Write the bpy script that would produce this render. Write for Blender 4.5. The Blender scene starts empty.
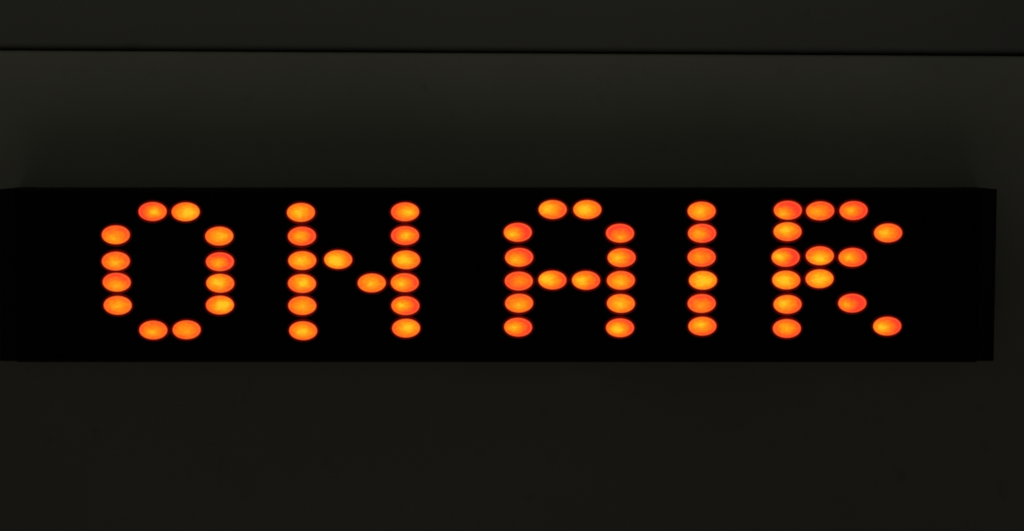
import bpy, bmesh, math, random
from mathutils import Vector, Matrix
random.seed(4)
S = bpy.context.scene
COL = S.collection
W, H = 1024, 531
LENS, SENSOR = 85.0, 36.0
FPX = LENS / SENSOR * W
D = 0.967                     # metres from lens to the sign's face
PITCH = math.radians(3.0)     # the camera looks very slightly down
WALL_Y = 0.040                # the wall stands this far behind the sign's face

# ---------------------------------------------------------------- camera
cam_d = bpy.data.cameras.new('camera'); cam = bpy.data.objects.new('camera', cam_d); COL.objects.link(cam)
cam_d.lens, cam_d.sensor_width = LENS, SENSOR
cam_d.clip_start, cam_d.clip_end = 0.01, 100
cam.location = (0, -D * math.cos(PITCH), D * math.sin(PITCH))
cam.rotation_euler = (math.pi / 2 - PITCH, 0, 0)
S.camera = cam
CR = cam.rotation_euler.to_matrix()

def at(px, py, y=0.0):
    """the point of the upright plane at depth y seen at this place of the photograph"""
    d = CR @ Vector(((px - W / 2) / FPX, -(py - H / 2) / FPX, -1))
    t = (y - cam.location.y) / d.y
    return cam.location + d * t

# ---------------------------------------------------------------- materials
def mat(name, base, rough=0.6, spec=0.3):
    m = bpy.data.materials.new(name); m.use_nodes = True
    b = m.node_tree.nodes['Principled BSDF']
    b.inputs['Base Color'].default_value = (*base, 1)
    b.inputs['Roughness'].default_value = rough
    b.inputs['Specular IOR Level'].default_value = spec
    return m, m.node_tree, b

def math_node(nt, op, a=None, b=None, c=None, clamp=False):
    n = nt.nodes.new('ShaderNodeMath'); n.operation = op; n.use_clamp = clamp
    for i, v in enumerate((a, b, c)):
        if v is None: continue
        if hasattr(v, 'links'): nt.links.new(v, n.inputs[i])
        else: n.inputs[i].default_value = v
    return n.outputs[0]

def mottled(name, c0, c1, rough, spec, scale, bump):
    """painted surface: slow uneven tone, a few small scuffs, orange-peel bump"""
    m, nt, b = mat(name, c0, rough, spec)
    tc = nt.nodes.new('ShaderNodeTexCoord')
    n = nt.nodes.new('ShaderNodeTexNoise'); n.inputs['Scale'].default_value = scale
    n.inputs['Detail'].default_value = 5; n.inputs['Roughness'].default_value = 0.55
    nt.links.new(tc.outputs['Object'], n.inputs['Vector'])
    r = nt.nodes.new('ShaderNodeValToRGB')
    r.color_ramp.elements[0].position = 0.3; r.color_ramp.elements[0].color = (*c0, 1)
    r.color_ramp.elements[1].position = 0.7; r.color_ramp.elements[1].color = (*c1, 1)
    nt.links.new(n.outputs['Fac'], r.inputs['Fac'])
    # scuffs
    n2 = nt.nodes.new('ShaderNodeTexNoise'); n2.inputs['Scale'].default_value = 95; n2.inputs['Detail'].default_value = 2
    nt.links.new(tc.outputs['Object'], n2.inputs['Vector'])
    r2 = nt.nodes.new('ShaderNodeValToRGB')
    r2.color_ramp.elements[0].position = 0.22; r2.color_ramp.elements[0].color = (0.87, 0.87, 0.87, 1)
    r2.color_ramp.elements[1].position = 0.34; r2.color_ramp.elements[1].color = (1, 1, 1, 1)
    nt.links.new(n2.outputs['Fac'], r2.inputs['Fac'])
    mx = nt.nodes.new('ShaderNodeMix'); mx.data_type = 'RGBA'; mx.blend_type = 'MULTIPLY'
    mx.inputs[0].default_value = 1
    nt.links.new(r.outputs[0], mx.inputs[6]); nt.links.new(r2.outputs[0], mx.inputs[7])
    nt.links.new(mx.outputs[2], b.inputs['Base Color'])
    n3 = nt.nodes.new('ShaderNodeTexNoise'); n3.inputs['Scale'].default_value = 900
    nt.links.new(tc.outputs['Object'], n3.inputs['Vector'])
    bp = nt.nodes.new('ShaderNodeBump'); bp.inputs['Strength'].default_value = bump; bp.inputs['Distance'].default_value = 0.0004
    nt.links.new(n3.outputs['Fac'], bp.inputs['Height']); nt.links.new(bp.outputs[0], b.inputs['Normal'])
    return m

M_wall = mottled('painted_wall', (0.320, 0.320, 0.258), (0.390, 0.390, 0.318), 0.6, 0.25, 7, 0.15)
M_upper = mottled('painted_upper_wall', (0.175, 0.175, 0.167), (0.205, 0.205, 0.193), 0.65, 0.2, 6, 0.15)
M_black = mottled('black_housing', (0.010, 0.010, 0.010), (0.014, 0.014, 0.014), 0.6, 0.12, 20, 0.2)
M_face = mottled('black_face', (0.004, 0.004, 0.004), (0.006, 0.006, 0.006), 0.7, 0.06, 30, 0.1)
M_dark = mat('gap_backing', (0.02, 0.02, 0.018), 0.9, 0.05)[0]

A, B, DOME = 0.0056, 0.00374, 0.0028     # half width, half height, bulge of one oval lamp

def lamp_material():
    m = bpy.data.materials.new('lit_amber_lens'); m.use_nodes = True
    nt = m.node_tree; nt.nodes.clear(); L = nt.links
    out = nt.nodes.new('ShaderNodeOutputMaterial')
    tc = nt.nodes.new('ShaderNodeTexCoord'); sp = nt.nodes.new('ShaderNodeSeparateXYZ'); L.new(tc.outputs['Object'], sp.inputs[0])
    u = math_node(nt, 'DIVIDE', sp.outputs['X'], A); v = math_node(nt, 'DIVIDE', sp.outputs['Z'], B)
    oi = nt.nodes.new('ShaderNodeObjectInfo')
    sc = nt.nodes.new('ShaderNodeSeparateColor'); L.new(oi.outputs['Color'], sc.inputs[0])
    hx = math_node(nt, 'MULTIPLY_ADD', sc.outputs[0], 2.0, -1.0); hz = math_node(nt, 'MULTIPLY_ADD', sc.outputs[1], 2.0, -1.0)
    tone, slope = sc.outputs[2], oi.outputs['Alpha']
    # the die sits a little off centre behind the lens: warm core there, redder away from it
    du = math_node(nt, 'SUBTRACT', u, hx); dv = math_node(nt, 'SUBTRACT', v, hz)
    d = math_node(nt, 'SQRT', math_node(nt, 'ADD', math_node(nt, 'MULTIPLY', du, du), math_node(nt, 'MULTIPLY', dv, dv)))
    r = math_node(nt, 'SQRT', math_node(nt, 'ADD', math_node(nt, 'MULTIPLY', u, u), math_node(nt, 'MULTIPLY', v, v)))
    t = math_node(nt, 'SUBTRACT', tone, math_node(nt, 'MULTIPLY', d, slope))
    # cloudiness of the moulded lens, different in every lamp
    off = nt.nodes.new('ShaderNodeCombineXYZ'); L.new(math_node(nt, 'MULTIPLY', oi.outputs['Random'], 40.0), off.inputs[0])
    L.new(math_node(nt, 'MULTIPLY', oi.outputs['Random'], 17.0), off.inputs[2])
    cuv = nt.nodes.new('ShaderNodeCombineXYZ'); L.new(u, cuv.inputs[0]); L.new(v, cuv.inputs[1])
    vm = nt.nodes.new('ShaderNodeVectorMath'); vm.operation = 'ADD'; L.new(cuv.outputs[0], vm.inputs[0]); L.new(off.outputs[0], vm.inputs[1])
    nz = nt.nodes.new('ShaderNodeTexNoise'); nz.inputs['Scale'].default_value = 2.2; nz.inputs['Detail'].default_value = 3
    L.new(vm.outputs[0], nz.inputs['Vector'])
    t = math_node(nt, 'ADD', t, math_node(nt, 'MULTIPLY', math_node(nt, 'SUBTRACT', nz.outputs['Fac'], 0.5), 0.42))
    n5 = nt.nodes.new('ShaderNodeTexNoise'); n5.inputs['Scale'].default_value = 6.5; n5.inputs['Detail'].default_value = 3
    sv = nt.nodes.new('ShaderNodeVectorMath'); sv.operation = 'MULTIPLY'; L.new(vm.outputs[0], sv.inputs[0]); sv.inputs[1].default_value = (0.6, 1.2, 1)
    L.new(sv.outputs[0], n5.inputs['Vector'])
    t = math_node(nt, 'ADD', t, math_node(nt, 'MULTIPLY', math_node(nt, 'SUBTRACT', n5.outputs['Fac'], 0.5), 0.60))
    # a slightly deeper ring where the dome meets its shoulder
    ring = math_node(nt, 'SUBTRACT', 1.0, math_node(nt, 'MULTIPLY', math_node(nt, 'ABSOLUTE', math_node(nt, 'SUBTRACT', r, 0.76)), 8.0), clamp=True)
    t = math_node(nt, 'SUBTRACT', t, math_node(nt, 'MULTIPLY', ring, 0.07), clamp=True)
    cr = nt.nodes.new('ShaderNodeValToRGB'); e = cr.color_ramp.elements
    e[0].position = 0; e[0].color = (1, 0.050, 0.022, 1)
    e[1].position = 1; e[1].color = (1, 0.56, 0.016, 1)
    for p, c in ((0.25, (1, 0.120, 0.013, 1)), (0.5, (1, 0.215, 0.007, 1)), (0.75, (1, 0.35, 0.008, 1))):
        q = e.new(p); q.color = c
    L.new(t, cr.inputs['Fac'])
    rim = math_node(nt, 'MULTIPLY', math_node(nt, 'MULTIPLY', math_node(nt, 'SUBTRACT', r, 0.80), 7.0, clamp=True), 0.5)
    mx = nt.nodes.new('ShaderNodeMix'); mx.data_type = 'RGBA'; L.new(rim, mx.inputs[0])
    L.new(cr.outputs[0], mx.inputs[6]); mx.inputs[7].default_value = (1, 0.160, 0.045, 1)
    em = nt.nodes.new('ShaderNodeEmission'); L.new(mx.outputs[2], em.inputs['Color']); em.inputs['Strength'].default_value = 1.0
    gl = nt.nodes.new('ShaderNodeBsdfGlossy'); gl.inputs['Roughness'].default_value = 0.25; gl.inputs['Color'].default_value = (0.04, 0.04, 0.04, 1)
    ad = nt.nodes.new('ShaderNodeAddShader'); L.new(em.outputs[0], ad.inputs[0]); L.new(gl.outputs[0], ad.inputs[1])
    L.new(ad.outputs[0], out.inputs['Surface'])
    return m
M_lens = lamp_material()
M_halo_flange = mat('red_halo_flange', (0.45, 0.008, 0.003), 0.45, 0.2)[0]  # deep red base colour stands in for the glow halo round each lamp

# ---------------------------------------------------------------- mesh helpers
def link(name, bm, m, parent=None, smooth=False):
    bmesh.ops.recalc_face_normals(bm, faces=bm.faces)
    me = bpy.data.meshes.new(name); bm.to_mesh(me); bm.free(); me.materials.append(m)
    if smooth:
        for p in me.polygons: p.use_smooth = True
    o = bpy.data.objects.new(name, me); COL.objects.link(o); o.parent = parent
    return o

def prism(bm, corners, y0, y1):
    """solid between y0 and y1 over four (x, z) corners"""
    f = [bm.verts.new((c[0], y0, c[1])) for c in corners]; k = [bm.verts.new((c[0], y1, c[1])) for c in corners]
    new = [bm.faces.new(f), bm.faces.new(k[::-1])]
    for i in range(4):
        j = (i + 1) % 4; new.append(bm.faces.new((f[j], f[i], k[i], k[j])))
    return new

def bevel(bm, w, seg=3, sel=None):
    es = [e for e in bm.edges if sel is None or sel(e)]
    bmesh.ops.bevel(bm, geom=es, offset=w, segments=seg, profile=0.5, affect='EDGES')

def xz(px, py, y=0.0):
    p = at(px, py, y); return (p.x, p.z)

# ---------------------------------------------------------------- the wall behind
def slab(name, m, corners, y0, y1, w):
    bm = bmesh.new(); prism(bm, corners, y0, y1); bevel(bm, w, 4)
    o = link(name, bm, m, None, False); o['kind'] = 'structure'; return o

sl = (55.3 - 49.6) / 1024                     # the joint runs very slightly downhill to the right
def jz(px, dy): return xz(px, 49.6 + sl * px + dy, WALL_Y)
LX, RX = -1500, 2500
bot = at(512, 2200, WALL_Y).z
a0, a1 = jz(LX, 0.6), jz(RX, 0.9)
wall = slab('lower_wall', M_wall, [a0, a1, (a1[0], bot), (a0[0], bot)], WALL_Y, WALL_Y + 0.03, 0.0016)
b0, b1 = jz(LX, -0.7), jz(RX, -1.7)
top = at(512, -1500, WALL_Y).z
upper = slab('upper_wall', M_upper, [(b0[0], top), (b1[0], top), b1, b0], WALL_Y + 0.0035, WALL_Y + 0.03, 0.0026)
bm = bmesh.new()
prism(bm, [(a0[0], top), (a1[0], top), (a1[0], bot), (a0[0], bot)], WALL_Y + 0.031, WALL_Y + 0.08)
core = link('wall_core', bm, M_dark); core['kind'] = 'structure'
wall['label'] = 'dark grey green painted wall carrying the lamp sign, below the thin joint'; wall['category'] = 'wall'
upper['label'] = 'plain dark grey strip of wall above the thin joint'; upper['category'] = 'wall'
core['label'] = 'dark solid wall seen only through the thin joint'; core['category'] = 'wall'

# ---------------------------------------------------------------- the sign
root = bpy.data.objects.new('lamp_sign', None); COL.objects.link(root)
root.empty_display_size = 0.02
root['label'] = 'long black sign box with glowing oval amber lamps spelling ON AIR, fixed to wall'
root['category'] = 'sign'

TOP, BOT = 189.4, 361.9
bm = bmesh.new()
def side(px0, py):  # the box narrows a hair downwards
    return xz(px0, py)
c = [xz(-0.6, TOP), xz(996.6, TOP), xz(993.2, BOT), xz(0.2, BOT)]
def lerp(p, q, t): return (p[0] + (q[0] - p[0]) * t, p[1] + (q[1] - p[1]) * t)
tl, tr, br, bl = lerp(c[0], c[1], .017), lerp(c[0], c[1], .983), lerp(c[3], c[2], .983), lerp(c[3], c[2], .017)
# housing: a shallow tray, its lip proud of the face
prism(bm, [tl, tr, br, bl], 0.0005, WALL_Y - 0.0004)
bevel(bm, 0.0005, 2)
lip = 0.0011
for p, q, r_, s_ in (((tl[0], tl[1]), (tr[0], tr[1]), (tr[0], tr[1] - lip), (tl[0], tl[1] - lip)),
                     ((bl[0], bl[1] + lip), (br[0], br[1] + lip), (br[0], br[1]), (bl[0], bl[1]))):
    prism(bm, [p, q, r_, s_], -0.0007, 0.0012)
link('housing', bm, M_black, root)
bm = bmesh.new()
prism(bm, [(tl[0] + .0001, tl[1] - lip - .0001), (tr[0] - .0001, tr[1] - lip - .0001), (br[0] - .0001, br[1] + lip + .0001), (bl[0] + .0001, bl[1] + lip + .0001)], 0.0, 0.004)
link('face_panel', bm, M_face, root)
for inner_t, inner_b, o_t, o_b in ((tl, bl, c[0], c[3]), (tr, br, c[1], c[2])):
    bm = bmesh.new(); s = -1 if o_t[0] < inner_t[0] else 1
    up = 0.0004                                # the caps stop just short of the housing's lower edge
    q = [(inner_t[0] + s * .0001, inner_t[1] + 0.0001), (o_t[0], o_t[1] + 0.0001), (o_b[0], o_b[1] + up), (inner_b[0] + s * .0001, inner_b[1] + up)]
    if s < 0: q = [q[1], q[0], q[3], q[2]]
    prism(bm, q, -0.0009, WALL_Y - 0.0004); bevel(bm, 0.0003, 3)
    link('end_cap', bm, M_black, root)

# one oval lamp: domed lens, flange reddened and widened for the halo glow
def lens_mesh():
    bm = bmesh.new(); N = 40; rings = []
    prof = [(1.0, 0.0), (1.0, 0.16), (0.985, 0.26), (0.95, 0.40), (0.88, 0.56), (0.77, 0.71), (0.62, 0.84), (0.42, 0.94), (0.2, 0.99)]
    for k, h in prof:
        rings.append([bm.verts.new((A * k * math.cos(2 * math.pi * i / N), -DOME * h, B * k * math.sin(2 * math.pi * i / N))) for i in range(N)])
    for r0, r1 in zip(rings, rings[1:]):
        for i in range(N): bm.faces.new((r0[i], r0[(i + 1) % N], r1[(i + 1) % N], r1[i]))
    tip = bm.verts.new((0, -DOME, 0))
    for i in range(N): bm.faces.new((rings[-1][i], rings[-1][(i + 1) % N], tip))
    bm.faces.new(rings[0][::-1])
    return bm

def halo_flange_mesh():
    bm = bmesh.new(); N = 40; rings = []
    for g, y in ((-0.0004, -0.0004), (0.0006, -0.0004), (0.0010, -0.00022), (0.00105, 0.0006)):
        rings.append([bm.verts.new(((A + g) * math.cos(2 * math.pi * i / N), y, (B + g) * math.sin(2 * math.pi * i / N))) for i in range(N)])
    for r0, r1 in zip(rings, rings[1:]):
        for i in range(N): bm.faces.new((r0[i], r0[(i + 1) % N], r1[(i + 1) % N], r1[i]))
    bm.faces.new(rings[0]); bm.faces.new(rings[-1][::-1])
    return bm

LAMPS = [  # place in the sign, hot spot across, hot spot up, warmth of the core, fall towards red
 (152.7,211.5,.20,-.05,.80,.65),(185.7,211.8,.25,-.10,.95,.45),(115.9,234.8,-.10,-.40,.60,.30),(219.3,236.1,.10,0,.70,.35),
 (115.9,261.1,0,-.10,.65,.40),(220,261.7,-.10,-.15,.65,.55),(116.8,282.2,0,-.40,.65,.40),(220.3,283.2,-.15,.10,.85,.45),
 (117.8,305.3,.10,0,.65,.35),(220,305,.25,0,.95,.50),(153.4,330,0,-.10,.60,.35),(186.7,329.7,0,0,.55,.30),
 (301,212.4,-.15,0,.80,.40),(302,236.1,-.15,0,.70,.55),(302.3,260.5,-.05,0,.80,.40),(302,283.5,.10,.10,.85,.50),
 (302.3,305.6,.10,0,.65,.35),(303.2,330.6,0,0,.85,.50),(338.2,259.5,-.20,-.10,1.0,.50),(371.8,282.9,0,0,.70,.35),
 (405.1,211.8,.20,0,.80,.50),(405.1,235.5,.10,0,.80,.65),(406.1,259.8,-.15,0,.90,.45),(404.8,282.6,-.25,-.10,.75,.50),
 (405.4,305.6,-.25,.05,.80,.60),(406.1,328.1,.15,.10,.85,.45),
 (552.7,209.5,-.40,.10,.80,.40),(587.3,209.5,-.20,0,.85,.40),(517.8,232.3,-.40,-.20,.75,.55),(519.1,257.3,-.30,-.30,.70,.45),
 (518.8,281,.10,0,.40,.30),(519.1,303.1,0,-.20,.65,.35),(518.1,327.1,-.30,0,.75,.55),(620,233.2,0,-.40,.50,.40),
 (621.6,257.6,-.35,0,.80,.50),(620.9,280.3,-.15,-.10,.75,.45),(620.9,303.4,-.10,0,.75,.35),(620,327.7,-.20,-.10,.95,.65),
 (552.4,280,-.45,.10,.95,.50),(586,280.3,-.35,0,.85,.50),
 (701.6,211.1,-.20,0,.75,.40),(702,233.2,-.30,-.05,.65,.50),(701.6,257.2,-.20,0,.50,.35),(702.9,280.3,0,0,.95,.40),
 (701.6,303.4,-.10,-.20,.50,.35),(702.3,326.1,-.15,.20,.75,.45),
 (787.8,210.2,-.40,-.40,.65,.50),(820.1,210.8,-.30,-.10,.60,.35),(853.5,210.5,-.30,0,.70,.60),(787.5,231.6,-.20,.20,.85,.50),
 (888,232.9,-.30,0,.70,.40),(785.6,257.3,-.50,.10,.90,.65),(819.8,255.7,-.05,-.30,.90,.50),(852.5,257.3,-.35,0,.70,.50),
 (786.2,280,-.20,0,.90,.40),(819.5,278.7,0,0,.90,.40),(787.5,304.3,-.30,.10,.80,.45),(852.2,303.1,-.50,-.10,.60,.55),
 (786.8,328.4,-.10,.10,.70,.50),(887.1,326.1,-.45,-.10,.85,.55)]
first = flange = None
for px, py, hx, hz, tone, slope in LAMPS:
    if first is None:
        first = o = link('lamp', lens_mesh(), M_lens, root, True)
        flange = link('lamp_halo_flange', halo_flange_mesh(), M_halo_flange, o)
    else:
        o = first.copy(); COL.objects.link(o); o.parent = root
        f = flange.copy(); COL.objects.link(f); f.parent = o
    p = at(px, py, -DOME * 0.15)
    o.location = (p.x, -0.0002, p.z)
    o.rotation_euler = (0, math.radians(random.uniform(-1.5, 1.5)), 0)
    o.color = ((hx + 1) / 2, (hz + 1) / 2, tone * 1.08 + 0.18, slope * 1.5 + 0.08)

# ---------------------------------------------------------------- light: a dim room
def area(name, loc, target, sx, sy, power, col, spread=180):
    l = bpy.data.lights.new(name, 'AREA'); l.shape = 'RECTANGLE'; l.size, l.size_y = sx, sy
    l.energy = power; l.color = col; l.spread = math.radians(spread)
    o = bpy.data.objects.new(name, l); COL.objects.link(o); o.location = loc
    o.rotation_euler = (Vector(target) - Vector(loc)).to_track_quat('-Z', 'Y').to_euler()
    return o
area('below_soft_light', (-0.08, -0.85, -0.66), (-0.02, WALL_Y, 0.28), 1.5, 0.55, 0.072, (1.0, 0.945, 0.85), 74)  # unseen soft source below, size and beam shaped for the shadow above the sign
area('wall_gradient_light', (-0.42, -1.0, 0.50), (-0.42, WALL_Y, 0.263), 1.4, 0.05, 0.108, (1.0, 1.0, 0.84), 28)  # added long source, brightens the wall near the joint and fades downwards
area('front_fill', (-0.25, -1.7, 0.10), (-0.05, WALL_Y, 0.04), 1.0, 0.8, 0.056, (1.0, 0.965, 1.0), 120)  # added frontal fill, lifts the shadow above the sign

w = bpy.data.worlds.new('World'); S.world = w; w.use_nodes = True
w.node_tree.nodes['Background'].inputs[0].default_value = (1, 0.99, 0.95, 1)
w.node_tree.nodes['Background'].inputs[1].default_value = 0.006

S.view_settings.view_transform = 'Standard'; S.view_settings.look = 'None'
S.view_settings.exposure = 0; S.view_settings.gamma = 1
S.cycles.filter_width = 1.9 if hasattr(S, 'cycles') else 1.5
S.cycles.use_denoising = True
